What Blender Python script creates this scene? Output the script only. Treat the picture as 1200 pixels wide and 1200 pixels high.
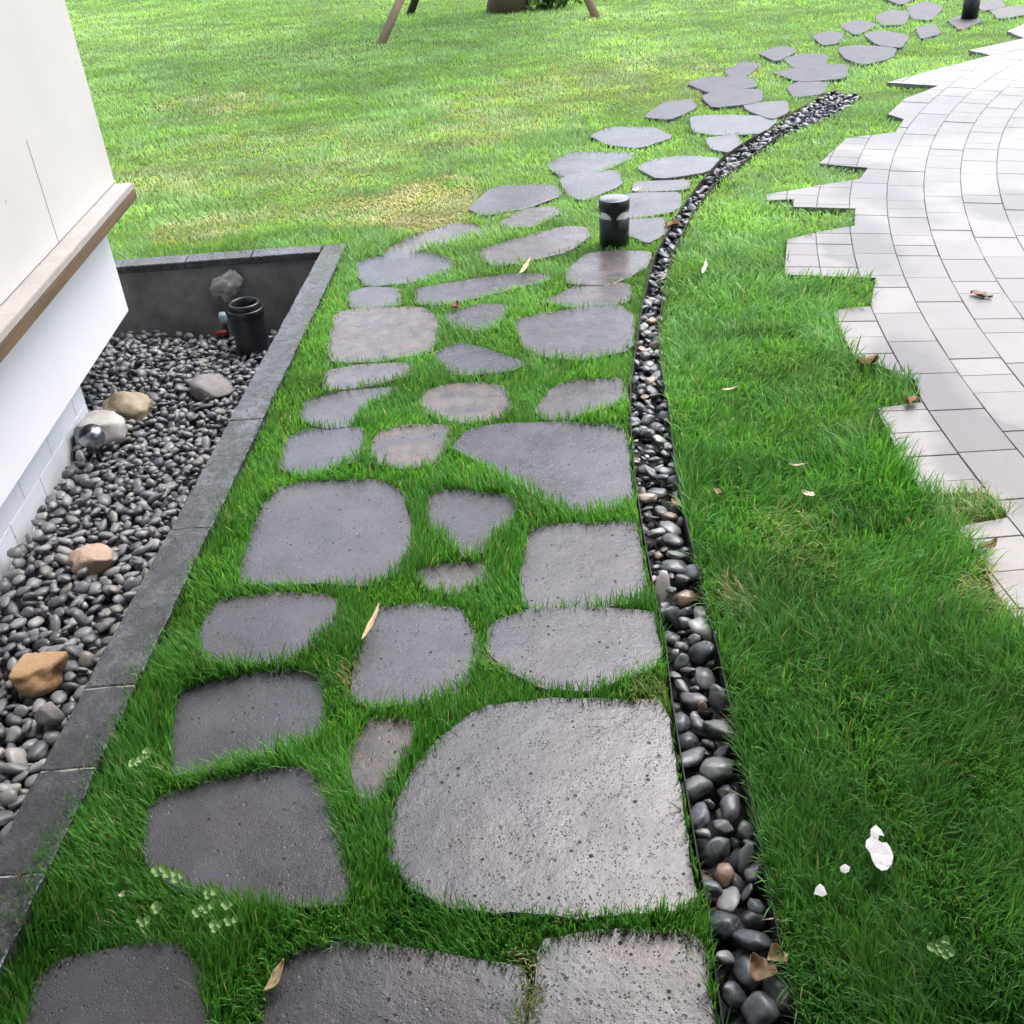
import bpy, bmesh, math, random
import numpy as np
from mathutils import Vector, Matrix, noise as mnoise
from mathutils.geometry import tessellate_polygon
rng = np.random.default_rng(7); random.seed(7)
R = math.radians
for o in list(bpy.data.objects): bpy.data.objects.remove(o)
sc = bpy.context.scene; COL = sc.collection
sc.cycles.max_bounces = 4; sc.cycles.diffuse_bounces = 3; sc.cycles.glossy_bounces = 2; sc.cycles.transmission_bounces = 4; sc.cycles.caustics_reflective = False; sc.cycles.caustics_refractive = False

# ------------------------------------------------------------------ camera
CAMH = 1.55; FOC = 1200.0; PITCH = R(33.616); ROLL = R(4.289)
_f = np.array([0, math.cos(PITCH), -math.sin(PITCH)]); _r0 = np.array([1., 0, 0]); _u0 = np.cross(_r0, _f)
_r = math.cos(ROLL)*_r0 - math.sin(ROLL)*_u0; _u = math.cos(ROLL)*_u0 + math.sin(ROLL)*_r0
cam = bpy.data.objects.new('camera', bpy.data.cameras.new('camera')); COL.objects.link(cam)
cam.data.sensor_width = 36; cam.data.lens = 36; cam.data.clip_start = .05; cam.data.clip_end = 2000
M = Matrix.Identity(4)
for i in range(3): M[i][0] = _r[i]; M[i][1] = _u[i]; M[i][2] = -_f[i]
M[2][3] = CAMH; cam.matrix_world = M; sc.camera = cam
def G(px, py, z=0.):                       # photograph pixel -> point on the level plane z
    d = _r*(px-600)/FOC - _u*(py-600)/FOC + _f
    return np.array([0, 0, CAMH]) + d*(z-CAMH)/d[2]
def PXS(P):                                # pixels per metre at a point
    return FOC/max(.05, float((np.array(P)-np.array([0, 0, CAMH])) @ _f))

# ------------------------------------------------------------------ sky, sun, exposure
SUN_AZ, SUN_EL = R(42), R(60)              # azimuth from +Y towards +X
w = bpy.data.worlds.new('World'); sc.world = w; w.use_nodes = True
nt = w.node_tree; bg = nt.nodes['Background']
sky = nt.nodes.new('ShaderNodeTexSky'); sky.sky_type = 'NISHITA'; sky.sun_disc = False
sky.sun_elevation = SUN_EL; sky.sun_rotation = SUN_AZ; sky.air_density = 1.0; sky.dust_density = 4.0
hs = nt.nodes.new('ShaderNodeHueSaturation'); hs.inputs['Saturation'].default_value = .66
nt.links.new(sky.outputs[0], hs.inputs['Color']); nt.links.new(hs.outputs[0], bg.inputs[0]); bg.inputs[1].default_value = .15
sl = bpy.data.lights.new('sun', 'SUN'); sl.energy = .85; sl.angle = R(45); sl.color = (1, .975, .95)
so = bpy.data.objects.new('sun', sl); COL.objects.link(so)
sd = Vector((math.sin(SUN_AZ)*math.cos(SUN_EL), math.cos(SUN_AZ)*math.cos(SUN_EL), math.sin(SUN_EL)))
so.rotation_euler = sd.to_track_quat('Z', 'Y').to_euler(); so.location = (4, 6, 9)
vs = sc.view_settings; vs.view_transform = 'Standard'; vs.look = 'None'; vs.gamma = 1; vs.exposure = 1.6; vs.use_curve_mapping = False

# ------------------------------------------------------------------ helpers
def put(o, parent=None, kind=None, label=None, cat=None, group=None):
    COL.objects.link(o)
    if parent is not None: o.parent = parent
    if kind: o['kind'] = kind
    if label: o['label'] = label
    if cat: o['category'] = cat
    if group: o['group'] = group
    return o
def empty(name, loc=(0, 0, 0), **k):
    o = bpy.data.objects.new(name, None); o.empty_display_size = .05; put(o, **k); o.location = loc; return o
def mesh_from(name, vs_, fs, mat, smooth=False):
    me = bpy.data.meshes.new(name); me.from_pydata([tuple(map(float, v)) for v in vs_], [], fs); me.validate()
    me.materials.append(mat)
    if smooth: me.polygons.foreach_set('use_smooth', [True]*len(me.polygons))
    me.update(); return me
def obj(name, me, **k): return put(bpy.data.objects.new(name, me), **k)
def mesh_np(name, V, F, mat, col=None, smooth=False):      # fast: V (n,3), F list of (m,k) face arrays
    me = bpy.data.meshes.new(name); me.vertices.add(len(V)); me.vertices.foreach_set('co', V.astype(np.float32).ravel())
    loops = np.concatenate([f.ravel() for f in F]); tot = np.concatenate([np.full(len(f), f.shape[1]) for f in F])
    me.loops.add(len(loops)); me.loops.foreach_set('vertex_index', loops.astype(np.int32))
    me.polygons.add(len(tot)); st = np.concatenate([[0], np.cumsum(tot)[:-1]])
    me.polygons.foreach_set('loop_start', st.astype(np.int32)); me.polygons.foreach_set('loop_total', tot.astype(np.int32))
    if smooth: me.polygons.foreach_set('use_smooth', np.ones(len(tot), bool))
    me.materials.append(mat)
    if col is not None:
        a = me.attributes.new('Col', 'FLOAT_COLOR', 'POINT'); a.data.foreach_set('color', col.astype(np.float32).ravel())
    me.update(); me.validate(); return me
def box_bm(bm, x0, x1, y0, y1, z0, z1, bev=0):
    v = [bm.verts.new(p) for p in [(x0,y0,z0),(x1,y0,z0),(x1,y1,z0),(x0,y1,z0),(x0,y0,z1),(x1,y0,z1),(x1,y1,z1),(x0,y1,z1)]]
    fs = [bm.faces.new([v[i] for i in q]) for q in [(3,2,1,0),(4,5,6,7),(0,1,5,4),(1,2,6,5),(2,3,7,6),(3,0,4,7)]]
    if bev: bmesh.ops.bevel(bm, geom=list({e for f in fs for e in f.edges}), offset=bev, segments=2, affect='EDGES', profile=.6)
def bm_mesh(name, bm, mat, smooth=False):
    me = bpy.data.meshes.new(name); bm.normal_update(); bm.to_mesh(me); bm.free(); me.materials.append(mat)
    if smooth: me.polygons.foreach_set('use_smooth', [True]*len(me.polygons))
    return me
def lathe(name, prof, mat, n=40, smooth=True):
    V = []; F = []
    for r, z in prof:
        for i in range(n): a = 2*math.pi*i/n; V.append((r*math.cos(a), r*math.sin(a), z))
    for k in range(len(prof)-1):
        for i in range(n): j = (i+1) % n; F.append((k*n+i, k*n+j, (k+1)*n+j, (k+1)*n+i))
    me = mesh_from(name, V, F, mat, smooth)
    return me
def tube(name, pts, rad, mat, n=10):
    V = []; F = []; pts = [Vector(p) for p in pts]
    for k, p in enumerate(pts):
        t = (pts[min(k+1, len(pts)-1)]-pts[max(k-1, 0)]).normalized(); q = t.to_track_quat('Z', 'Y')
        rr = rad[k] if hasattr(rad, '__len__') else rad
        for i in range(n):
            a = 2*math.pi*i/n; V.append(p + q @ Vector((rr*math.cos(a), rr*math.sin(a), 0)))
    for k in range(len(pts)-1):
        for i in range(n): j = (i+1) % n; F.append((k*n+i, k*n+j, (k+1)*n+j, (k+1)*n+i))
    F.append(tuple(range(n-1, -1, -1))); F.append(tuple((len(pts)-1)*n+i for i in range(n)))
    return mesh_from(name, V, F, mat, True)
def inpoly(P, poly):                       # vectorised point in polygon
    poly = np.asarray(poly)[:, :2]; x, y = P[:, 0], P[:, 1]
    lo, hi = poly.min(0), poly.max(0); idx = np.where((x >= lo[0]) & (x <= hi[0]) & (y >= lo[1]) & (y <= hi[1]))[0]
    res = np.zeros(len(P), bool)
    if not len(idx): return res
    xx, yy = x[idx], y[idx]; c = np.zeros(len(idx), bool); n = len(poly)
    for i in range(n):
        x1, y1 = poly[i]; x2, y2 = poly[i-1]
        if y1 == y2: continue
        c ^= ((y1 > yy) != (y2 > yy)) & (xx < (x2-x1)*(yy-y1)/(y2-y1)+x1)
    res[idx] = c; return res
def vnoise(x, y, seed=0):                  # value noise 0..1
    def h(i, j):
        n = (i.astype(np.int64)*374761393 + j.astype(np.int64)*668265263 + seed*1274126177) & 0x7fffffff
        n = ((n ^ (n >> 13))*1274126177) & 0x7fffffff
        return ((n ^ (n >> 16)) & 0xffff)/65535.
    i, j = np.floor(x), np.floor(y); u, v = x-i, y-j; u = u*u*(3-2*u); v = v*v*(3-2*v)
    return (h(i, j)*(1-u)+h(i+1, j)*u)*(1-v) + (h(i, j+1)*(1-u)+h(i+1, j+1)*u)*v
def chaikin(p, it=2, q=.22):
    p = [np.array(a, float) for a in p]
    for _ in range(it):
        o = []
        for a, b in zip(p, p[1:]+p[:1]): o += [a*(1-q)+b*q, a*q+b*(1-q)]
        p = o
    return p

# ------------------------------------------------------------------ materials
class NM:
    def __init__(s, name):
        s.m = bpy.data.materials.new(name); s.m.use_nodes = True; s.t = s.m.node_tree; s.b = s.t.nodes['Principled BSDF']
        s.out = s.t.nodes['Material Output']
    def n(s, t, **kw):
        d = s.t.nodes.new(t)
        for k, v in kw.items():
            if k.startswith('i_'): d.inputs[k[2:].replace('_', ' ')].default_value = v
            else: setattr(d, k, v)
        return d
    def l(s, a, b): s.t.links.new(a, b)
    def pos(s, kind='Position'):
        return s.n('ShaderNodeNewGeometry').outputs['Position'] if kind == 'Position' else s.n('ShaderNodeTexCoord').outputs['Object']
    def noise(s, scale, detail=4, rough=.55, co=None):
        d = s.n('ShaderNodeTexNoise'); d.inputs['Scale'].default_value = scale; d.inputs['Detail'].default_value = detail; d.inputs['Roughness'].default_value = rough
        if co is not None: s.l(co, d.inputs['Vector'])
        return d.outputs['Fac']
    def vor(s, scale, co=None, feature='F1', out='Distance'):
        d = s.n('ShaderNodeTexVoronoi', feature=feature); d.inputs['Scale'].default_value = scale
        if co is not None: s.l(co, d.inputs['Vector'])
        return d.outputs[out]
    def ramp(s, fac, stops, interp='LINEAR'):
        d = s.n('ShaderNodeValToRGB'); e = d.color_ramp.elements; d.color_ramp.interpolation = interp
        while len(e) < len(stops): e.new(.5)
        for k, (p, c) in enumerate(stops): e[k].position = p; e[k].color = (*c, 1) if len(c) == 3 else c
        s.l(fac, d.inputs[0]); return d.outputs[0]
    def g(s, fac, a, b, lo=0., hi=1.):      # map range
        d = s.n('ShaderNodeMapRange'); d.inputs[1].default_value = a; d.inputs[2].default_value = b; d.inputs[3].default_value = lo; d.inputs[4].default_value = hi
        s.l(fac, d.inputs[0]); return d.outputs[0]
    def mix(s, fac, a, b, mode='MIX'):
        d = s.n('ShaderNodeMix', data_type='RGBA', blend_type=mode)
        for v, k in ((fac, 0), (a, 6), (b, 7)):
            if isinstance(v, (int, float)): d.inputs[k].default_value = v
            elif isinstance(v, tuple): d.inputs[k].default_value = (*v, 1)
            else: s.l(v, d.inputs[k])
        return d.outputs[2]
    def math(s, op, a, b=0.):
        d = s.n('ShaderNodeMath', operation=op)
        for k, v in ((0, a), (1, b)):
            if isinstance(v, (int, float)): d.inputs[k].default_value = v
            else: s.l(v, d.inputs[k])
        return d.outputs[0]
    def bump(s, h, dist=.002, strength=.6, prev=None):
        d = s.n('ShaderNodeBump'); d.inputs['Distance'].default_value = dist; d.inputs['Strength'].default_value = strength
        s.l(h, d.inputs['Height'])
        if prev is not None: s.l(prev, d.inputs['Normal'])
        return d.outputs[0]
    def set(s, col=None, rough=None, nor=None, **kw):
        for v, k in ((col, 'Base Color'), (rough, 'Roughness'), (nor, 'Normal')):
            if v is None: continue
            if isinstance(v, tuple): s.b.inputs[k].default_value = (*v, 1)
            elif isinstance(v, (int, float)): s.b.inputs[k].default_value = v
            else: s.l(v, s.b.inputs[k])
        for k, v in kw.items(): s.b.inputs[k.replace('_', ' ')].default_value = v
        return s.m

def mat_basalt():
    s = NM('basalt'); co = s.pos(); oi = s.n('ShaderNodeObjectInfo')
    cloud = s.noise(7, 5, .6, co); fine = s.noise(90, 4, .6, co); grit = s.noise(420, 2, .5, co)
    base = s.ramp(cloud, [(.28, (.028, .027, .034)), (.52, (.052, .052, .065)), (.76, (.082, .082, .097))])
    base = s.mix(s.g(fine, .3, .7), s.mix(1., base, (.78, .77, .78), 'MULTIPLY'), base)
    base = s.mix(s.g(grit, .42, .68, 0, .35), base, (.14, .137, .16))
    # tan iron staining in the amount stored in the object's colour alpha/red
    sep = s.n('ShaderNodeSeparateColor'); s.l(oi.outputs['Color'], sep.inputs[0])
    tm = s.math('MULTIPLY', s.g(s.noise(17, 6, .7, co), .36, .66, 0, .8), sep.outputs[0])
    base = s.mix(tm, base, (.19, .145, .11))
    rd = s.math('MULTIPLY', s.g(s.noise(5.5, 4, .6, co), .45, .65), sep.outputs[1])
    base = s.mix(rd, base, (.085, .055, .05))
    base = s.mix(1., base, s.ramp(oi.outputs['Random'], [(0, (.86, .86, .88)), (1, (1.12, 1.1, 1.1))]), 'MULTIPLY')
    # gas pores
    d1 = s.vor(62, co); d2 = s.vor(150, co); gate = s.g(s.noise(26, 3, .5, co), .40, .64, 0, .75)
    w1 = s.vor(62, co, out='Color'); sw = s.n('ShaderNodeSeparateColor'); s.l(w1, sw.inputs[0])
    r1 = s.math('MULTIPLY', s.g(sw.outputs[0], .3, 1., -.04, .25), 1.0)
    p1 = s.math('MULTIPLY', s.g(s.math('SUBTRACT', d1, r1), -.03, .05, 1, 0), s.g(s.noise(11, 4, .65, co), .40, .56, .0, 1))
    p2 = s.math('MULTIPLY', s.g(d2, .16, .30, 1, 0), gate)
    pore = s.math('MAXIMUM', p1, p2)
    # light specks (mineral crystals, bits of grit)
    spk = s.math('MULTIPLY', s.g(s.vor(230, co), .10, .2, .5, 0), s.g(s.noise(40, 2, .5, co), .5, .7))
    base = s.mix(spk, base, (.24, .24, .25))
    base = s.mix(pore, base, (.022, .02, .02))
    hgt = s.math('SUBTRACT', s.math('MULTIPLY', fine, .35), s.math('MULTIPLY', pore, 1.0))
    nor = s.bump(hgt, .0020, .7, s.bump(grit, .0004, .6, s.bump(cloud, .005, .6)))
    ro = s.g(s.noise(4.5, 4, .6, co), .3, .7, .17, .36)
    base = s.mix(sep.outputs[2], base, s.mix(1., base, (.70, .77, .86), 'MULTIPLY'))  # blue channel darkens the slab colour, standing in for a dark reflection
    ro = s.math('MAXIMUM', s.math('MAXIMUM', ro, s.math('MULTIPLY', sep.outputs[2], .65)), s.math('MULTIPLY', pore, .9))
    return s.set(base, ro, nor, IOR=1.62)
def mat_slate():
    s = NM('slate_coping'); co = s.pos()
    c = s.noise(9, 6, .65, co); f = s.noise(60, 4, .6, co); ch = s.noise(26, 5, .7, co)
    base = s.ramp(c, [(.32, (.007, .008, .010)), (.5, (.018, .021, .027)), (.68, (.075, .081, .092))])
    base = s.mix(s.g(f, .58, .8, 0, .35), base, (.07, .07, .075))
    wear = s.g(s.noise(48, 6, .72, co), .5, .62)
    base = s.mix(s.math('MULTIPLY', wear, .8), base, (.012, .013, .015))
    nor = s.bump(s.math('SUBTRACT', ch, s.math('MULTIPLY', wear, .5)), .006, .8, s.bump(f, .0008, .5))
    return s.set(base, s.g(c, .3, .7, .2, .36), nor, IOR=1.75)
def mat_concrete(name, a, b, sc_=4, bump=.003, rough=.85):
    s = NM(name); co = s.pos(); c = s.noise(sc_, 6, .65, co); f = s.noise(70, 4, .6, co)
    base = s.ramp(c, [(.3, a), (.7, b)]); base = s.mix(s.g(f, .3, .7, 0, .25), base, (.5*a[0], .5*a[1], .5*a[2]))
    return s.set(base, rough, s.bump(f, bump, .4))
def mat_plaster(name, col, warm):
    s = NM(name); co = s.pos(); c = s.noise(2.2, 5, .6, co); f = s.noise(220, 3, .6, co)
    base = s.mix(s.g(c, .35, .7), col, warm)
    mp = s.n('ShaderNodeMapping'); mp.inputs['Scale'].default_value = (14, 14, 1.2); s.l(co, mp.inputs[0])
    st = s.noise(1, 4, .6, mp.outputs[0]); base = s.mix(s.g(st, .56, .8, 0, .22), base, (.55, .52, .48))
    sp = s.math('MULTIPLY', s.g(s.vor(5, co), .025, .05, 1, 0), s.g(s.noise(3, 2, .5, co), .5, .62)); base = s.mix(s.math('MULTIPLY', sp, .6), base, (.2, .18, .16))
    return s.set(base, .75, s.bump(f, .0006, .5, s.bump(c, .004, .25)))
def mat_pebble(name, stops, rough=.42):
    s = NM(name); oi = s.n('ShaderNodeObjectInfo'); at = s.n('ShaderNodeAttribute', attribute_name='Col')
    co = s.pos(); sel = s.n('ShaderNodeSeparateColor'); s.l(at.outputs['Color'], sel.inputs[0])
    rnd = s.math('FRACT', s.math('ADD', oi.outputs['Random'], sel.outputs[0]))
    base = s.ramp(rnd, stops)
    f = s.noise(120, 4, .65, co); c = s.noise(32, 3, .6, co)
    base = s.mix(s.g(f, .4, .75, 0, .45), base, s.mix(.5, base, (.42, .42, .42)))
    base = s.mix(s.g(c, .5, .75, 0, .6), base, s.mix(1., base, (.55, .55, .56), 'MULTIPLY'))
    return s.set(base, s.g(c, .3, .7, rough-.1, rough+.14), s.bump(f, .0008, .5))
def mat_rock(name, a, b, c_):
    s = NM(name); co = s.pos(); c = s.noise(14, 5, .65, co); f = s.noise(120, 5, .65, co)
    base = s.ramp(c, [(.28, a), (.5, b), (.72, c_)]); base = s.mix(s.g(f, .45, .75, 0, .4), base, s.mix(1., base, (.5, .48, .46), 'MULTIPLY'))
    return s.set(base, .65, s.bump(f, .002, .7, s.bump(c, .006, .6)))
def mat_paver():
    s = NM('granite_paver'); co = s.pos(); oi = s.n('ShaderNodeObjectInfo'); at = s.n('ShaderNodeAttribute', attribute_name='Col')
    sel = s.n('ShaderNodeSeparateColor'); s.l(at.outputs['Color'], sel.inputs[0])
    rnd = s.math('FRACT', s.math('ADD', oi.outputs['Random'], sel.outputs[0]))
    f = s.noise(240, 3, .6, co); c = s.noise(6, 5, .6, co)
    base = s.ramp(rnd, [(0, (.150, .135, .130)), (.5, (.192, .175, .171)), (1, (.232, .212, .203))])
    base = s.mix(s.g(f, .35, .65, 0, .5), base, (.14, .132, .133)); base = s.mix(s.g(c, .42, .75, 0, .6), base, (.145, .132, .127))
    # damp patches: water soaked into the stone, irregular outline (x, y, rx, ry)
    damp = None
    warp = s.n('ShaderNodeVectorMath', operation='MULTIPLY_ADD'); nz = s.n('ShaderNodeTexNoise'); nz.inputs['Scale'].default_value = 2.6; nz.inputs['Detail'].default_value = 5
    s.l(co, nz.inputs['Vector']); s.l(nz.outputs['Color'], warp.inputs[0]); warp.inputs[1].default_value = (.55, .55, 0); s.l(co, warp.inputs[2])
    for (px, py, rx, ry) in DAMP:
        P = G(px, py); vm = s.n('ShaderNodeMapping'); vm.vector_type = 'TEXTURE'; vm.inputs['Location'].default_value = (P[0]+.275, P[1]+.275, 0); vm.inputs['Scale'].default_value = (rx, ry, 1)
        s.l(warp.outputs[0], vm.inputs[0]); ln = s.n('ShaderNodeVectorMath', operation='LENGTH'); s.l(vm.outputs[0], ln.inputs[0])
        k = s.g(ln.outputs['Value'], .7, 1.15, 1, 0); damp = k if damp is None else s.math('MAXIMUM', damp, k)
    base = s.mix(s.math('MULTIPLY', damp, .85), base, s.mix(1., base, (.5, .495, .51), 'MULTIPLY'))
    ro = s.g(s.math('ADD', s.g(c, .3, .7, 0, .25), s.math('MULTIPLY', damp, -.1)), 0, .3, .26, .42)
    return s.set(base, ro, s.bump(f, .0008, .45, s.bump(c, .003, .2)))
DAMP = [(1130, 130, 1.5, .38), (1022, 215, .24, .6), (1016, 290, .16, .4), (1085, 440, .15, .35), (1150, 520, .14, .45), (1075, 150, .55, .35), (1190, 235, .3, .2)]
def mat_simple(name, col, rough=.5, metal=0, **kw):
    s = NM(name); co = s.pos(); f = s.noise(60, 4, .6, co)
    base = s.mix(s.g(f, .35, .75, 0, .35), col, tuple(c*.7 for c in col))
    return s.set(base, rough, s.bump(f, .0005, .3), Metallic=metal, **kw)
def mat_wood(name, a, b):
    s = NM(name); co = s.pos(); mp = s.n('ShaderNodeMapping'); mp.inputs['Scale'].default_value = (60, 3, 60); s.l(co, mp.inputs[0])
    g = s.noise(1, 6, .65, mp.outputs[0]); c = s.noise(5, 4, .6, co)
    base = s.mix(s.g(g, .35, .65), a, b); base = s.mix(s.g(c, .5, .75, 0, .6), base, tuple(x*.45 for x in a))
    return s.set(base, .62, s.bump(g, .002, .5))
def mat_grass():
    s = NM('grass_blade'); at = s.n('ShaderNodeAttribute', attribute_name='Col')
    s.set(at.outputs['Color'], .48); s.b.inputs['Specular IOR Level'].default_value = .35
    tr = s.n('ShaderNodeBsdfTranslucent'); s.l(s.mix(1., at.outputs['Color'], (1.25, 1.3, .6), 'MULTIPLY'), tr.inputs[0])
    mx = s.n('ShaderNodeMixShader'); mx.inputs[0].default_value = .38; s.l(s.b.outputs[0], mx.inputs[1]); s.l(tr.outputs[0], mx.inputs[2]); s.l(mx.outputs[0], s.out.inputs[0])
    return s.m
def mat_soil():
    s = NM('soil'); co = s.pos(); c = s.noise(3, 6, .65, co); f = s.noise(140, 4, .65, co)
    base = s.ramp(f, [(.3, (.020, .020, .008)), (.55, (.040, .048, .014)), (.75, (.075, .070, .030))])
    base = s.mix(s.g(c, .4, .7, 0, .6), base, (.035, .06, .012))
    base = s.mix(s.g(c, .35, .6, .45, .9), base, (.14, .20, .06))
    return s.set(base, .95, s.bump(f, .01, .9), **{'Specular_IOR_Level': .1})
def mat_leaf(name, a, b):
    s = NM(name); co = s.pos(); f = s.noise(90, 4, .6, co); s.set(s.mix(s.g(f, .35, .7), a, b), .6)
    return s.m

BASALT, SLATE, PAVER, GRASS, SOIL = mat_basalt(), mat_slate(), mat_paver(), mat_grass(), mat_soil()
WETCONC = mat_concrete('damp_concrete', (.13, .125, .118), (.34, .325, .305), 5)
MORTAR = mat_concrete('joint_sand', (.095, .088, .082), (.15, .138, .128), 30)
GROUT = mat_concrete('grout', (.30, .29, .28), (.40, .39, .38), 30)
BEDSOIL = mat_concrete('bed_soil', (.012, .012, .012), (.03, .028, .026), 20)
WALL = mat_plaster('cream_render', (.565, .545, .54), (.52, .50, .495))
PANEL = mat_plaster('white_panel', (.70, .705, .735), (.67, .675, .71))
TILEW = mat_plaster('pale_tile', (.82, .86, .91), (.78, .82, .88))
SILLT = mat_concrete('sill_top', (.33, .30, .29), (.42, .385, .37), 8)
SILLF = mat_wood('sill_timber', (.15, .095, .055), (.085, .054, .033))
BLACK = mat_simple('black_metal', (.012, .014, .018), .28, 0)
CAPTOP = mat_simple('cap_sky_sheen', (.20, .20, .22), .2, .6)  # paler than the body: sky reflection put into the cap colour
PLASTIC = mat_simple('black_plastic', (.014, .017, .020), .30)
LENS = mat_simple('white_lens', (.82, .83, .84), .25)
CHROME = mat_simple('polished_steel', (.42, .43, .45), .30, 1)
EDGE = mat_simple('edging_steel', (.012, .012, .011), .7, 0)
PEB_BED = mat_pebble('bed_pebble', [(0, (.045, .050, .062)), (.25, (.085, .092, .108)), (.5, (.135, .142, .158)), (.75, (.20, .204, .217)), (.86, (.15, .14, .125)), (.94, (.29, .285, .278)), (1, (.06, .066, .08))], .44)
PEB_CH = mat_pebble('channel_pebble', [(0, (.032, .037, .046)), (.3, (.062, .070, .083)), (.55, (.11, .121, .138)), (.72, (.075, .088, .086)), (.86, (.20, .208, .222)), (.93, (.40, .39, .38)), (.965, (.26, .17, .11)), (1, (.03, .032, .038))], .33)
DARKWOOD = mat_wood('shade_canopy_timber', (.09, .06, .04), (.05, .035, .025)); BARK = mat_wood('bark', (.20, .13, .09), (.11, .07, .05)); STAKE = mat_wood('stake_wood', (.36, .25, .16), (.24, .16, .10)); STAKED = mat_wood('dark_stake_wood', (.05, .04, .035), (.03, .025, .02))

# ------------------------------------------------------------------ plan of the garden (metres)
def ply(pts, z=0): return [G(x, y, z)[:2] for x, y in pts]
CI0, CI1 = np.array([-1.045, .95]), np.array([-.780, 4.565])    # coping inner edge
CO0, CO1 = np.array([-.925, .95]), np.array([-.675, 4.565])     # coping outer edge
def lerp(a, b, t): return a+(b-a)*t
def ci(y): return lerp(CI0, CI1, (y-CI0[1])/(CI1[1]-CI0[1]))
def co_(y): return lerp(CO0, CO1, (y-CO0[1])/(CO1[1]-CO0[1]))
YB0, YB1 = 4.565, 4.665                                         # back wall coping
CHL = [(868,1290),(858,1240),(845,1200),(835,1130),(829,1070),(815,1000),(797,890),(786,820),(778,750),(765,690),(752,620),(743,560),(738,500),(738,450),(745,400),(753,350),(766,300),(790,255),(818,215),(846,184),(872,166),(898,152),(930,126),(975,102)]
CHR = [(975,1290),(955,1240),(940,1200),(915,1100),(895,1000),(878,920),(860,840),(845,770),(825,690),(805,610),(792,540),(785,480),(776,430),(773,390),(778,340),(790,295),(812,250),(838,216),(863,197),(890,176),(916,156),(960,140),(988,127),(1012,108)]
chl, chr_ = ply(CHL), ply(CHR)
CHANNEL = chl + chr_[::-1]
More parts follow.
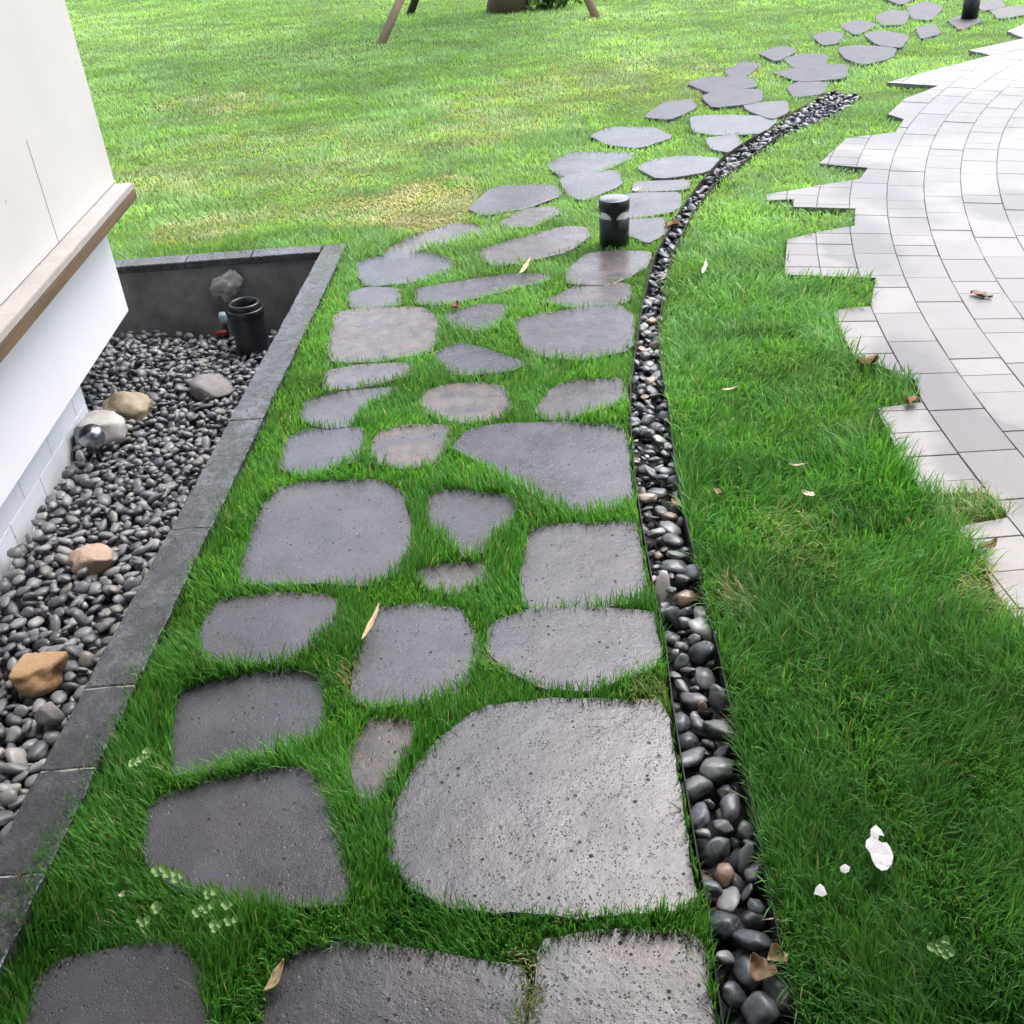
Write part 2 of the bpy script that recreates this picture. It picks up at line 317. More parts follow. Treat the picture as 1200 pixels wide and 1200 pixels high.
STONES = [ # (outline in photograph pixels, tan, red)
 ([(52,1148),(75,1129),(124,1119),(188,1114),(214,1121),(225,1148),(240,1200),(250,1290),(0,1290),(37,1200)], 0, .25),
 ([(335,1125),(400,1110),(470,1118),(600,1135),(603,1160),(602,1200),(600,1290),(280,1290),(310,1200)], 0, .5),
 ([(640,1110),(690,1100),(815,1098),(845,1200),(866,1290),(628,1290),(632,1200)], 0, .9),
 ([(180,949),(199,934),(270,915),(338,904),(364,908),(379,934),(390,975),(399,1012),(397,1046),(349,1048),(270,1039),(210,1027),(176,1005)], 0, .2),
 ([(580,834),(640,827),(700,827),(767,825),(784,840),(794,881),(809,945),(820,1012),(827,1050),(737,1054),(644,1054),(580,1052),(524,1044),(482,1024),(462,994),(467,960),(486,915),(516,877),(550,847)], 0, .35),
 ([(437,846),(479,849),(482,862),(471,881),(456,904),(441,922),(422,926),(413,900),(415,877)], .9, 0),
 ([(210,814),(240,802),(300,791),(360,789),(375,802),(377,832),(371,859),(319,874),(247,889),(210,898),(202,877)], 0, .1),
 ([(262,706),(319,699),(375,699),(397,706),(390,725),(360,751),(322,764),(277,766),(240,762),(240,747),(247,725)], 0, .45),
 ([(447,714),(492,712),(537,717),(549,740),(552,770),(541,796),(500,811),(444,817),(414,811),(421,777),(432,747)], .1, 0),
 ([(590,729),(620,719),(687,716),(759,719),(766,729),(776,774),(725,785),(687,798),(635,794),(597,777),(575,759),(579,740)], 0, .2),
 ([(330,572),(370,566),(420,564),(450,565),(470,580),(478,605),(480,640),(465,660),(425,675),(380,672),(325,672),(280,674),(285,655),(300,620),(315,590)], .1, .1),
 ([(507,582),(534,577),(567,581),(597,584),(605,601),(590,616),(564,635),(541,642),(530,631),(507,614),(504,605)], 0, 0),
 ([(489,671),(519,663),(571,659),(564,676),(530,684),(500,680)], .5, 0),
 ([(624,624),(650,618),(740,614),(747,627),(759,691),(710,699),(620,702),(614,676),(618,642)], .15, .1),
 ([(537,522),(552,507),(582,500),(650,497),(732,500),(736,530),(742,579),(717,584),(676,590),(650,581),(612,564),(575,545),(541,530)], 0, 0),
 ([(337,515),(360,504),(420,502),(424,519),(416,534),(360,545),(330,541)], 0, 0),
 ([(444,511),(470,500),(526,500),(519,519),(511,534),(474,539),(438,534),(438,522)], .9, 0),
 ([(361,468),(406,459),(466,453),(455,462),(425,474),(406,491),(380,492),(354,485)], .2, 0),
 ([(500,459),(526,451),(560,449),(586,453),(596,470),(582,481),(545,485),(507,479),(496,468)], .7, 0),
 ([(650,455),(669,446),(725,444),(731,466),(699,474),(669,481),(639,481),(631,474)], .3, 0),
 ([(384,434),(425,429),(478,425),(478,438),(425,446),(380,449)], .6, 0),
 ([(511,416),(537,402),(560,408),(616,423),(590,429),(537,432),(519,423)], 0, 0),
 ([(395,369),(425,364),(492,362),(511,375),(511,394),(500,407),(444,414),(391,416),(387,405)], .8, .2),
 ([(605,375),(650,367),(721,358),(740,371),(736,405),(676,414),(624,409),(612,394)], .2, 0),
 ([(522,369),(560,358),(594,358),(590,369),(571,381),(530,377)], .3, 0),
 ([(410,343),(436,337),(466,339),(466,352),(414,354)], .3, 0),
 ([(491,337),(530,332),(590,322),(639,321),(639,330),(594,337),(526,349),(489,349)], .3, 0),
 ([(639,349),(680,334),(736,332),(736,349),(680,354)], .6, 0),
 ([(421,306),(462,298),(500,296),(530,304),(526,315),(481,324),(432,328),(421,319)], 0, 0),
 ([(446,291),(492,272),(530,261),(556,262),(571,270),(545,279),(500,287),(459,294)], .7, 0),
 ([(558,292),(612,279),(661,266),(684,268),(687,279),(665,292),(612,302),(582,307)], .6, 0),
 ([(665,317),(687,300),(706,296),(759,296),(759,311),(714,326),(669,326)], .7, 0),
 ([(552,240),(579,219),(646,216),(656,229),(612,240),(567,246)], .1, 0),
 ([(586,257),(612,246),(646,242),(657,247),(627,259),(597,261)], .6, 0),
 ([(657,210),(687,202),(725,201),(725,216),(684,229),(669,225)], .1, 0),
 ([(702,234),(747,227),(796,227),(792,244),(740,250),(710,247)], .2, 0),
 ([(736,259),(778,257),(778,270),(759,278),(740,272)], .3, 0),
 ([(642,191),(669,178),(740,178),(740,184),(706,195),(661,201)], 0, 0),
 ([(695,159),(717,150),(762,150),(785,159),(747,167),(717,165)], 0, 0),
 ([(748,195),(770,186),(806,184),(844,186),(832,199),(772,204)], .1, 0),
 ([(745,213),(806,210),(803,217),(745,218)], .3, 0),
 ([(757,133),(780,121),(809,117),(811,127),(784,135)], 0, 0),
 ([(812,138),(840,136),(892,137),(907,140),(890,151),(840,152),(817,150)], 0, 0),
 ([(830,163),(862,159),(869,169),(855,176),(838,172)], 0, 0),
 ([(809,98),(830,91),(878,91),(883,100),(862,102),(836,105)], 0, 0),
 ([(827,113),(845,106),(890,106),(888,117),(837,121)], 0, 0),
 ([(874,122),(920,119),(923,130),(903,135),(880,128)], 0, 0),
 ([(906,83),(955,77),(991,75),(988,88),(940,91)], 0, 0),
 ([(926,101),(942,94),(967,97),(965,106),(932,108)], 0, 0),
 ([(922,68),(942,63),(967,64),(966,74),(935,76)], 0, 0),
 ([(853,82),(872,73),(888,76),(876,85),(860,88)], 0, 0),
 ([(984,56),(1005,53),(1047,57),(1043,66),(1012,72),(993,66)], 0, 0),
 ([(955,42),(972,36),(987,40),(980,47),(964,48)], 0, 0),
 ([(1014,41),(1032,36),(1062,42),(1056,52),(1030,50)], 0, 0),
 ([(1028,18),(1045,11),(1064,15),(1060,25),(1035,26)], .2, .8),
 ([(1065,8),(1085,1),(1104,8),(1092,19),(1070,18)], 0, 0), ([(1075,32),(1096,29),(1100,37),(1080,41)], 0, 0),
 ([(1114,23),(1135,16),(1148,24),(1125,31)], .1, 1.), ([(892,62),(916,54),(932,59),(910,68)], 0, 0), ([(986,29),(1008,23),(1024,29),(1004,37)], 0, 0),
 ([(1036,-4),(1060,-12),(1078,-6),(1056,3)], 0, 0), ([(1146,3),(1172,-1),(1176,6),(1152,9)], .8, 0), ([(1163,11),(1198,5),(1204,14),(1172,18)], .9, 0), ([(1090,-14),(1130,-20),(1140,-10),(1108,-5)], 0, 0),
]
def stone_world(pts):
    cy = sum(p[1] for p in pts)/len(pts); y0 = min(p[1] for p in pts); y1 = max(p[1] for p in pts)
    out = []
    for x, y in pts:   # the near edge is seen over grass tips, so it lies at tip height; the far edge at stone level
        t = min(1, max(0, (y-cy)/max(1, (y1-cy)))); out.append(G(x, y, -.008+.024*t)[:2])
    cc = np.mean(out, axis=0); out = [cc+(q-cc)*(1+(.0095 if cc[1] < 5.8 else .024)/np.hypot(*(q-cc))) for q in out]
    for i, q in enumerate(out):            # slabs stop at the channel edging
        while inpoly(q[None]+np.array([.003, -.001]), CHANNEL)[0]: q = q+(cc-q)*.01
        out[i] = q
    return out
stones = [stone_world(p) for p, _, _ in STONES]
PATIO_PX = [(1200,28),(1180,37),(1200,45),(1135,59),(1161,65),(1105,79),(1039,97),(1100,101),(1060,116),(1040,134),(1059,140),(1050,155),(992,162),(960,192),(1017,197),(1007,210),(967,216),(935,222),(898,228),(898,235),(930,234),(929,243),(1002,245),(1001,265),(960,272),(922,281),(919,322),(1026,326),(1020,358),(975,364),(990,397),(999,416),(1072,446),(1080,472),(1027,479),(1050,526),(1080,579),(1159,579),(1181,607),(1121,618),(1147,650),(1166,695),(1200,738)]
patio = ply(PATIO_PX); patio = [(6.2, 9.6), (5.2, 9.9)] + [tuple(p) for p in patio] + [(1.18, 1.6), (1.36, 1.5), (1.33, 1.1), (1.2, 1.0), (1.22, .4), (6.2, .4)]
RECESS = [(-3.0, YB1), (co_(YB1)[0], YB1), (co_(0.2)[0], .2), (-3.0, .2)]
OVERHANG = [(-3.0, YB1-.012), (co_(YB1)[0]-.012, YB1-.012), (co_(2.2)[0]-.014, 2.2), (co_(1.2)[0]-.045, 1.2), (co_(.2)[0]-.06, .2), (-3.0, .2)]
HOUSE_Y1 = 4.17

# ------------------------------------------------------------------ ground
def tess(name, polys, z, mat):
    pv = [[Vector((p[0], p[1], z)) for p in pl] for pl in polys]; flat = [v for pl in pv for v in pl]
    tr = tessellate_polygon(pv); fs = []
    for a, b, c in tr:
        n = (flat[b]-flat[a]).cross(flat[c]-flat[a]); 
        if abs(n.z) < 1e-12: continue
        fs.append((a, b, c) if n.z > 0 else (a, c, b))
    return mesh_from(name, flat, fs, mat)
GZ = -.030
cx0 = co_(.2)[0]; cx1 = co_(YB1)[0]
outer = [(-150, 300), (-150, YB1), (cx1, YB1), (cx0, .2), (cx0, -60), (150, -60), (150, 300)]
obj('lawn_ground', tess('lawn_ground', [outer, CHANNEL], GZ, SOIL), kind='structure')

# ------------------------------------------------------------------ stepping-stone path
rgt = [p+np.array([-.004, 0]) for p in chl]
path_poly = [(-.90, .4)]+[tuple(co_(y)+np.array([.01, 0])) for y in np.linspace(.6, 4.5, 12)]+[tuple(p) for p in ply([(450,262),(560,205),(650,170),(760,110),(860,62),(1000,5),(1075,20),(975,98)])]+[tuple(p) for p in rgt[::-1]]
path = obj('stone_path', tess('stone_path', [path_poly], GZ+.004, SOIL), kind='structure')
def resample(p, step):
    p = [np.array(a) for a in p]; o = []
    for a, b in zip(p, p[1:]+p[:1]):
        n = max(1, int(np.hypot(*(b-a))/step))
        for i in range(n): o.append(lerp(a, b, i/n))
    return o
for k, (P, (px_, tan, red)) in enumerate(zip(stones, STONES)):
    d = np.mean([np.hypot(*q) for q in P]); pl = chaikin(P, 1, .13); pl = resample(pl, .02 if d < 3 else .05)
    c = np.mean(pl, axis=0); pl = [c+(q-c)*(1+.011/np.hypot(*(q-c))) for q in pl]
    pl = [q if not inpoly(q[None], CHANNEL)[0] else q-(q-c)*.011/np.hypot(*(q-c)) for q in pl]; n = len(pl); top = rng.uniform(-.011, -.004); tilt = rng.normal(0, .006, 2)
    area = sum(a[0]*b[1]-b[0]*a[1] for a, b in zip(pl, pl[1:]+pl[:1]))
    if area < 0: pl = pl[::-1]
    pl = [q+rng.normal(0, .0013, 2)+.007*np.array([mnoise.noise(Vector((q[0]*14, q[1]*14, k))), mnoise.noise(Vector((q[0]*14, q[1]*14, k+9.5)))]) for q in pl]
    V = []
    for inset, dz in ((.0042, 0), (.0015, -.0022), (.0, -.008), (-.002, -.06)):
        for i, q in enumerate(pl):
            t = pl[(i+1) % n]-pl[i-1]; t = t/max(1e-6, np.hypot(*t)); nn = np.array([-t[1], t[0]])
            e = q+nn*inset-c; V.append((e[0], e[1], top+dz+e@tilt))
    F = [tuple(range(n))]
    for L in range(3):
        for i in range(n): j = (i+1) % n; F.append(((L+1)*n+i, (L+1)*n+j, L*n+j, L*n+i))
    o = obj('stepping_stone', mesh_from('stepping_stone', V, F, BASALT), parent=path); o.location = (c[0], c[1], 0); o.color = (tan, red, min(1., max(0., (c[1]-5.6)/1.6)), 1)  # blue grows with distance: painted dark reflection on the far slabs
    if k == 4: o['label'] = 'large half-round basalt slab, biggest of the near stones'
    if k == 5: o['label'] = 'small tan-stained wedge stone'

# ------------------------------------------------------------------ pebbles
def facet(co, planes, k=.85):
    for n_, d in planes:
        e = co.dot(n_)-d
        if e > 0: co = co-n_*e*k
    return co
def planes(seed, n, lo, hi):
    r_ = random.Random(seed*13+5); out = []
    for _ in range(n): out.append((Vector((r_.gauss(0, 1), r_.gauss(0, 1), r_.gauss(0, 1))).normalized(), r_.uniform(lo, hi)))
    return out
def pebble_mesh(name, mat, seed, sub, lump=.18):
    bm = bmesh.new(); bmesh.ops.create_icosphere(bm, subdivisions=sub, radius=1)
    off = Vector((seed*7.3, seed*3.1, seed*1.7)); r_ = random.Random(seed); pls = planes(seed, 5, .66, .95); ax = (r_.uniform(.9, 1.35), r_.uniform(.72, 1.02), r_.uniform(.38, .66))
    for v in bm.verts:
        n_ = v.co.normalized(); d = 1+lump*mnoise.noise(n_*1.2+off)*1.7+lump*.55*mnoise.noise(n_*2.4+off)
        p = facet(n_*d, pls, .7); v.co = Vector((p.x*ax[0], p.y*ax[1], p.z*ax[2]))
    return bm_mesh(name, bm, mat, True)
def fill(poly, sizes, n_try, pack, seed, smax=None):
    """dart throwing, large to small; returns x, y, r"""
    g = np.random.default_rng(seed); poly = np.asarray(poly); lo, hi = poly.min(0), poly.max(0); cell = {}; out = []; cs = .08
    for rr in sizes:
        P = g.uniform(lo, hi, (n_try, 2)); P = P[inpoly(P, poly)]
        rad = rr*g.uniform(.85, 1.15, len(P))*np.clip(1.08-.16*(P[:, 1]-.9), .74, 1.08)
        for (x, y), q in zip(P, rad):
            i, j = int(x//cs), int(y//cs); ok = True
            for a in (-1, 0, 1):
                for b in (-1, 0, 1):
                    for (X, Y, Q) in cell.get((i+a, j+b), ()):
                        if (X-x)**2+(Y-y)**2 < ((Q+q)*pack)**2: ok = False; break
                    if not ok: break
                if not ok: break
            if ok: cell.setdefault((i, j), []).append((x, y, q)); out.append((x, y, q))
    return out
def pebble_field(parent, items, mat, zfun, name, flat, nbig=300):
    hi = [pebble_mesh('pebble', mat, 11+k, 3) for k in range(14)]; lo2 = [pebble_mesh('p', mat, 51+k, 2) for k in range(10)]; lo1 = [pebble_mesh('p', mat, 71+k, 1) for k in range(10)]
    def arr(me):
        v = np.empty(len(me.vertices)*3, np.float32); me.vertices.foreach_get('co', v); f = np.array([tuple(p.vertices) for p in me.polygons]); return v.reshape(-1, 3), f
    A2, A1 = [arr(m) for m in lo2], [arr(m) for m in lo1]
    items = sorted(items, key=lambda t: -(t[2]*PXS((t[0], t[1], t[3])) * (1 if t[4] else .3)))
    Vs, Fs, Cs, base = [], [], [], 0
    for k, (x, y, q, z, topl) in enumerate(items):
        rot = Matrix.Rotation(random.uniform(0, 6.283), 3, 'Z') @ Matrix.Rotation(random.gauss(0, .42), 3, 'X') @ Matrix.Rotation(random.gauss(0, .42), 3, 'Y')
        s = Vector((q*random.uniform(.95, 1.2), q*random.uniform(.9, 1.08), q*random.uniform(.85, 1.1)*flat))
        if k < nbig:
            o = bpy.data.objects.new('pebble', hi[k % len(hi)]); put(o, parent=parent); o.location = (x, y, z); o.rotation_euler = rot.to_euler(); o.scale = s
        else:
            v, f = (A2 if PXS((x, y, z))*q > 7 and topl else A1)[k % 10]
            vv = (v*np.array(s)) @ np.array(rot).T + np.array([x, y, z]); Vs.append(vv); Fs.append(f+base); base += len(vv)
            Cs.append(np.tile([random.random(), 0, 0, 1], (len(vv), 1)))
    if Vs: obj(name, mesh_np(name, np.concatenate(Vs), [np.concatenate(Fs)], mat, np.concatenate(Cs), True), parent=parent, kind='stuff')
    for m in lo2+lo1: bpy.data.meshes.remove(m)
# drainage channel
zc = -.075
chan = obj('pebble_channel', tess('pebble_channel', [CHANNEL], zc, BEDSOIL), kind='structure')
def side(pl, name):
    V = []; F = []
    for p in pl: V += [(p[0], p[1], zc), (p[0], p[1], GZ)]
    for i in range(len(pl)-1): F.append((2*i, 2*i+2, 2*i+3, 2*i+1))
    obj(name, mesh_from(name, V, F, BEDSOIL), parent=chan)
side(chl, 'trench_side'); side(chr_, 'trench_side'); side([chl[-1], chr_[-1]], 'trench_side')
def inset_channel(m):
    o1 = []; o2 = []
    for a, b in zip(chl, chr_):
        d = (b-a)/np.hypot(*(b-a)); o1.append(a+d*m); o2.append(b-d*m)
    return o1+o2[::-1]
it = []
for (x, y, q) in fill(inset_channel(.012), [.026, .022, .018, .015], 5000, .80, 3): it.append((x, y, q, zc+q*.5, False))
top = fill(inset_channel(.014), [.029, .025, .021, .018, .0155, .013, .011], 5000, .84, 4)
for (x, y, q) in top: it.append((x, y, q*1.04, zc+.046+random.uniform(-.008, .012), True))
pebble_field(chan, it, PEB_CH, None, 'small_pebbles', 1.0)
# sunken bed between the house and the retaining wall
zb = -.37
BED = [tuple(ci(y)+np.array([-.012, 0])) for y in (.45, 4.5)]+[(-1.80, 4.5), (-1.74, 3.6), (-1.61, 3.4), (-1.57, .45)]
bed = obj('pebble_bed', tess('pebble_bed', [[(-.70, .2), (-.70, 4.6), (-2.9, 4.6), (-2.9, .2)]], zb, BEDSOIL), kind='structure')
def bed_z(x, y): return zb+.035+.02*math.sin(x*5+y*2.2)*math.cos(y*3.1)+.03*max(0, min(1, (-1.42-x)/.2))
it = []
for (x, y, q) in fill(BED, [.026, .021, .017], 4500, .80, 5): it.append((x, y, q, bed_z(x, y)-.022, False))
for (x, y, q) in fill(BED, [.030, .026, .023, .020, .0175, .015, .0125], 6000, .80, 6): it.append((x, y, q*1.05, bed_z(x, y)+random.uniform(-.006, .012), True))
for (x, y, q) in fill(BED, [.026, .022, .018], 330, 1.15, 9): it.append((x, y, q*1.05, bed_z(x, y)+random.uniform(.016, .026), True))
pebble_field(bed, it, PEB_BED, None, 'small_pebbles', 1.0)

# ------------------------------------------------------------------ retaining wall with slate coping
wall = empty('retaining_wall', (co_(4.5)[0], 4.6, 0), label='low concrete retaining wall with dark slate coping around the sunken pebble bed', cat='wall')
def wpart(name, me): o = obj(name, me, parent=wall); o.location = -wall.location; return o
bm = bmesh.new()
a0, a1 = ci(.2)+[.018, 0], ci(YB0)+[.018, 0]; b0, b1 = co_(.2)-[.004, 0], co_(YB1)-[.004, .004]
def prism(bm, poly, z0, z1):
    lo = [bm.verts.new((p[0], p[1], z0)) for p in poly]; hi = [bm.verts.new((p[0], p[1], z1)) for p in poly]
    n = len(poly); bm.faces.new(hi); bm.faces.new(lo[::-1])
    for i in range(n): j = (i+1) % n; bm.faces.new((lo[i], lo[j], hi[j], hi[i]))
prism(bm, [a0, b0, b1, (a1[0], YB1-.004)], -.5, -.026); bmesh.ops.recalc_face_normals(bm, faces=bm.faces)
wpart('side_wall', bm_mesh('side_wall', bm, WETCONC))
bm = bmesh.new(); prism(bm, [(-2.9, YB0+.02), (a1[0]-.002, YB0+.02), (a1[0]-.002, YB1-.004), (-2.9, YB1-.004)], -.5, -.026); bmesh.ops.recalc_face_normals(bm, faces=bm.faces)
wpart('back_wall', bm_mesh('back_wall', bm, WETCONC))
def slab(poly, jit):
    bm = bmesh.new(); c = np.mean(poly, axis=0); poly = [c+(np.array(p)-c) for p in poly]
    pr = resample(poly, .022); prism(bm, [q+rng.normal(0, .0012, 2) for q in pr], -.024, .010+jit)
    bmesh.ops.recalc_face_normals(bm, faces=bm.faces)
    te = [e for e in bm.edges if all(v.co.z > 0 for v in e.verts)]; bmesh.ops.bevel(bm, geom=te, offset=.003, segments=1, affect='EDGES')
    return bm_mesh('coping_slab', bm, SLATE)
ys = [.2, .49, .74, .99, 1.237, 1.4925, 1.735]; 
while ys[-1] < 4.0: ys.append(ys[-1]+.62)
ys[-1] = YB1
for y0, y1 in zip(ys, ys[1:]):
    g = .0018; wpart('coping_slab', slab([ci(y0+g), co_(y0+g), co_(y1-g), ci(y1-g)], rng.uniform(-.0012, .0012)))
bm = bmesh.new(); prism(bm, [ci(.2)+[.003, 0], co_(.2)-[.003, 0], co_(YB1-.01)-[.003, 0], ci(YB1-.01)+[.003, 0]], -.0255, .0065); bmesh.ops.recalc_face_normals(bm, faces=bm.faces); wpart('joint_mortar', bm_mesh('joint_mortar', bm, GROUT))
xs = list(np.arange(-2.9, a1[0]-.05, .3))
xe = ci(YB0)[0]-.003
for x0, x1 in zip(xs, xs[1:]+[xe]): wpart('coping_slab', slab([(x0+.002, YB0), (x1-.002, YB0), (x1-.002, YB1), (x0+.002, YB1)], rng.uniform(-.001, .001)))

# ------------------------------------------------------------------ house
house = empty('house', (-1.6, HOUSE_Y1, 0), label='white rendered house corner with a brown timber sill ledge', cat='house')
def hpart(name, me, **k): o = obj(name, me, parent=house, **k); o.location = -house.location; return o
def hslope(y): return -.03*(y-2.6)/1.58        # the facade leans a touch off the photograph axis
def yprism(name, xf, prof_x1, y0, y1, z0, z1, mat, bev=.003):
    """box from facade plane xf (at y=2.6, skewed) back to prof_x1"""
    bm = bmesh.new(); prism(bm, [(prof_x1, y0), (xf+hslope(y0), y0), (xf+hslope(y1), y1), (prof_x1, y1)], z0, z1)
    bmesh.ops.recalc_face_normals(bm, faces=bm.faces)
    if bev: bmesh.ops.bevel(bm, geom=list(bm.edges), offset=bev, segments=2, affect='EDGES')
    return bm_mesh(name, bm, mat)
hpart('wall', yprism('wall', -1.485, -6, -3, 4.295, .452, 3.4, WALL))
hpart('lower_panel', yprism('lower_panel', -1.532, -6, -3, 4.168, -.05, .398, PANEL))
sill = hpart('sill', yprism('sill', -1.412, -5.9, -3, 4.285, .425, .450, SILLT, .002))
o = obj('sill_fascia', yprism('sill_fascia', -1.409, -1.46, -3, 4.288, .385, .4235, SILLF, .002), parent=sill)
o = obj('sill_soffit', yprism('sill_soffit', -1.462, -5.9, -3, 4.27, .400, .4235, SILLT, .0), parent=sill)
base = hpart('tiled_base', yprism('tiled_base', -1.655, -6, -3, 3.72, -.5, -.052, MORTAR, 0))
zz = -.455; row = 0
while zz < -.08:
    z1 = min(zz+.105, -.054)
    y = .6+(.15 if row % 2 else 0)
    while y < 3.7:
        y1 = min(y+.297, 3.718)
        bm = bmesh.new(); prism(bm, [(-1.654+hslope(y), y), (-1.644+hslope(y), y), (-1.644+hslope(y1), y1), (-1.654+hslope(y1), y1)], zz, z1-.003)
        bmesh.ops.recalc_face_normals(bm, faces=bm.faces); bmesh.ops.bevel(bm, geom=list(bm.edges), offset=.0015, segments=1, affect='EDGES')
        obj('tile', bm_mesh('tile', bm, TILEW), parent=base); y = y1+.003
    zz = z1; row += 1
# vertical hairline joint in the render
bm = bmesh.new(); prism(bm, [(-1.50+hslope(3.55), 3.548), (-1.4842+hslope(3.55), 3.548), (-1.4842+hslope(3.55), 3.5505), (-1.50+hslope(3.55), 3.5505)], .455, .80); bmesh.ops.recalc_face_normals(bm, faces=bm.faces)
hpart('render_crack', bm_mesh('render_crack', bm, MORTAR))
# eave of the house and an added unseen canopy shading the foreground
hpart('roof', yprism('roof', -.95, -6.5, -3.5, 4.9, 3.4, 3.6, PANEL, .01))
bm = bmesh.new(); box_bm(bm, -.9, 4.5, -3.5, 2.35, 2.7, 2.9, .01)
for x in (4.3,): box_bm(bm, x, x+.18, 2.1, 2.28, 0, 2.699)
box_bm(bm, -.9, 4.5, -3.5, -3.3, -.05, 2.699)
obj('shade_canopy', bm_mesh('shade_canopy', bm, DARKWOOD), kind='structure')

# ------------------------------------------------------------------ patio
CX, CY, R0 = 9.2, 2.2, 7.93
patio_o = obj('paved_patio', tess('paved_patio', [patio], -.0022, MORTAR), kind='structure')
def clip_conv(subj, clip):
    out = [np.array(p, float) for p in subj]
    for a, b in zip(clip, clip[1:]+clip[:1]):
        a, b = np.array(a), np.array(b); inp = out; out = []
        if not inp: break
        side_ = lambda p: (b[0]-a[0])*(p[1]-a[1])-(b[1]-a[1])*(p[0]-a[0])
        for p, q in zip(inp, inp[1:]+inp[:1]):
            sp, sq = side_(p), side_(q)
            if sp >= 0: out.append(p)
            if (sp >= 0) != (sq >= 0): t = sp/(sp-sq); out.append(p+(q-p)*t)
    return out
def parea(p): return .5*sum(a[0]*b[1]-b[0]*a[1] for a, b in zip(p, p[1:]+p[:1]))
pc = [np.array(p) for p in patio]
if parea(pc) < 0: pc = pc[::-1]
radii = [R0+.44, R0+.29, R0+.145, R0]; 
while radii[-1] > 4.2: radii.append(radii[-1]-.166)
cells = []
for k, (ro, ri) in enumerate(zip(radii, radii[1:])):
    L = .134 if k < 3 else .25
    s = -2.2+rng.uniform(0, L) if k >= 3 else -2.2+.042
    while s < 9.5:
        ln = L if k < 3 else L*rng.choice([1, 1, .5, 1])
        j = .0008; f0, f1 = (s+j)/R0, (s+ln-j)/R0
        c4 = [(CX-rr*math.cos(f), CY+rr*math.sin(f)) for rr, f in ((ro-j, f0), (ri+j, f0), (ri+j, f1), (ro-j, f1))]
        if parea(c4) < 0: c4 = c4[::-1]
        s += ln
        mx = max(p[0] for p in c4)
        if mx < .8 or c4[0][0] > 6 or c4[0][1] > 9.7: continue
        p = clip_conv(pc, c4)
        if len(p) < 3 or abs(parea(p)) < 4e-4: continue
        q = []
        for a in p:
            if not q or np.hypot(*(a-q[-1])) > 1e-3: q.append(a)
        if np.hypot(*(q[0]-q[-1])) < 1e-3: q.pop()
        if len(q) >= 3: cells.append(q)
def paver_geo(q, c):
    n = len(q); zt = .002+rng.uniform(-.0012, .0012); V = []
    for inset, z in ((.0025, zt), (0, zt-.002), (0, GZ+.004)):
        for p in q:
            d = c-p; L_ = np.hypot(*d); e = p+d/L_*inset-c; V.append((e[0], e[1], z))
    F = [tuple(range(n))]+[((L_+1)*n+i, (L_+1)*n+(i+1) % n, L_*n+(i+1) % n, L_*n+i) for L_ in range(2) for i in range(n)]
    return V, F
def vis(c):
    v = np.array([c[0], c[1], 0])-np.array([0, 0, CAMH]); z = v @ _f
    if z < .1: return 0
    px = 600+FOC*(v @ _r)/z; py = 600-FOC*(v @ _u)/z
    return 1/z**3 if -20 < px < 1225 and -30 < py < 1230 else 0
cells = sorted(([np.mean(q, axis=0), q] for q in cells), key=lambda t: -vis(t[0])*abs(parea(t[1])))
bigv, bigf, bigc = [], [], []
for k, (c, q) in enumerate(cells):
    V, F = paver_geo(q, c)
    if k < 300:
        o = obj('paver', mesh_from('paver', V, F, PAVER), parent=patio_o); o.location = (c[0], c[1], 0)
    else:
        b = len(bigv); bigv += [(v[0]+c[0], v[1]+c[1], v[2]) for v in V]; bigf += [tuple(i+b for i in f) for f in F]; bigc += [(rng.random(), 0, 0, 1)]*len(V)
me = mesh_from('outer_pavers', bigv, bigf, PAVER)
if len(me.vertices) == len(bigc):
    at = me.attributes.new('Col', 'FLOAT_COLOR', 'POINT'); at.data.foreach_set('color', np.array(bigc, np.float32).ravel())
obj('outer_pavers', me, parent=patio_o, kind='stuff')

# ------------------------------------------------------------------ metal edging strips
def strip(pl, off, ztop, label, n0=0):
    P = [np.array(p) for p in pl]; V = []; F = []
    for i, p in enumerate(P):
        t = P[min(i+1, len(P)-1)]-P[max(i-1, 0)]; t = t/np.hypot(*t); nn = np.array([t[1], -t[0]])
        for s, z in ((off-.0012, zc+.002), (off-.0012, ztop), (off+.0012, ztop), (off+.0012, zc+.002)):
            q = p+nn*s; V.append((q[0], q[1], z))
    for i in range(len(P)-1):
        for k in range(4): a, b = 4*i+k, 4*i+(k+1) % 4; F.append((a, b, b+4, a+4))
    obj('metal_edging', mesh_from('metal_edging', V, F, EDGE), label=label, cat='edging')
strip(chl[:-2], .003, .001, 'thin dark metal edging strip between the stone path and the pebble channel')
strip(chr_[:-3], -.003, .003, 'thin dark metal edging strip between the pebble channel and the grass verge')

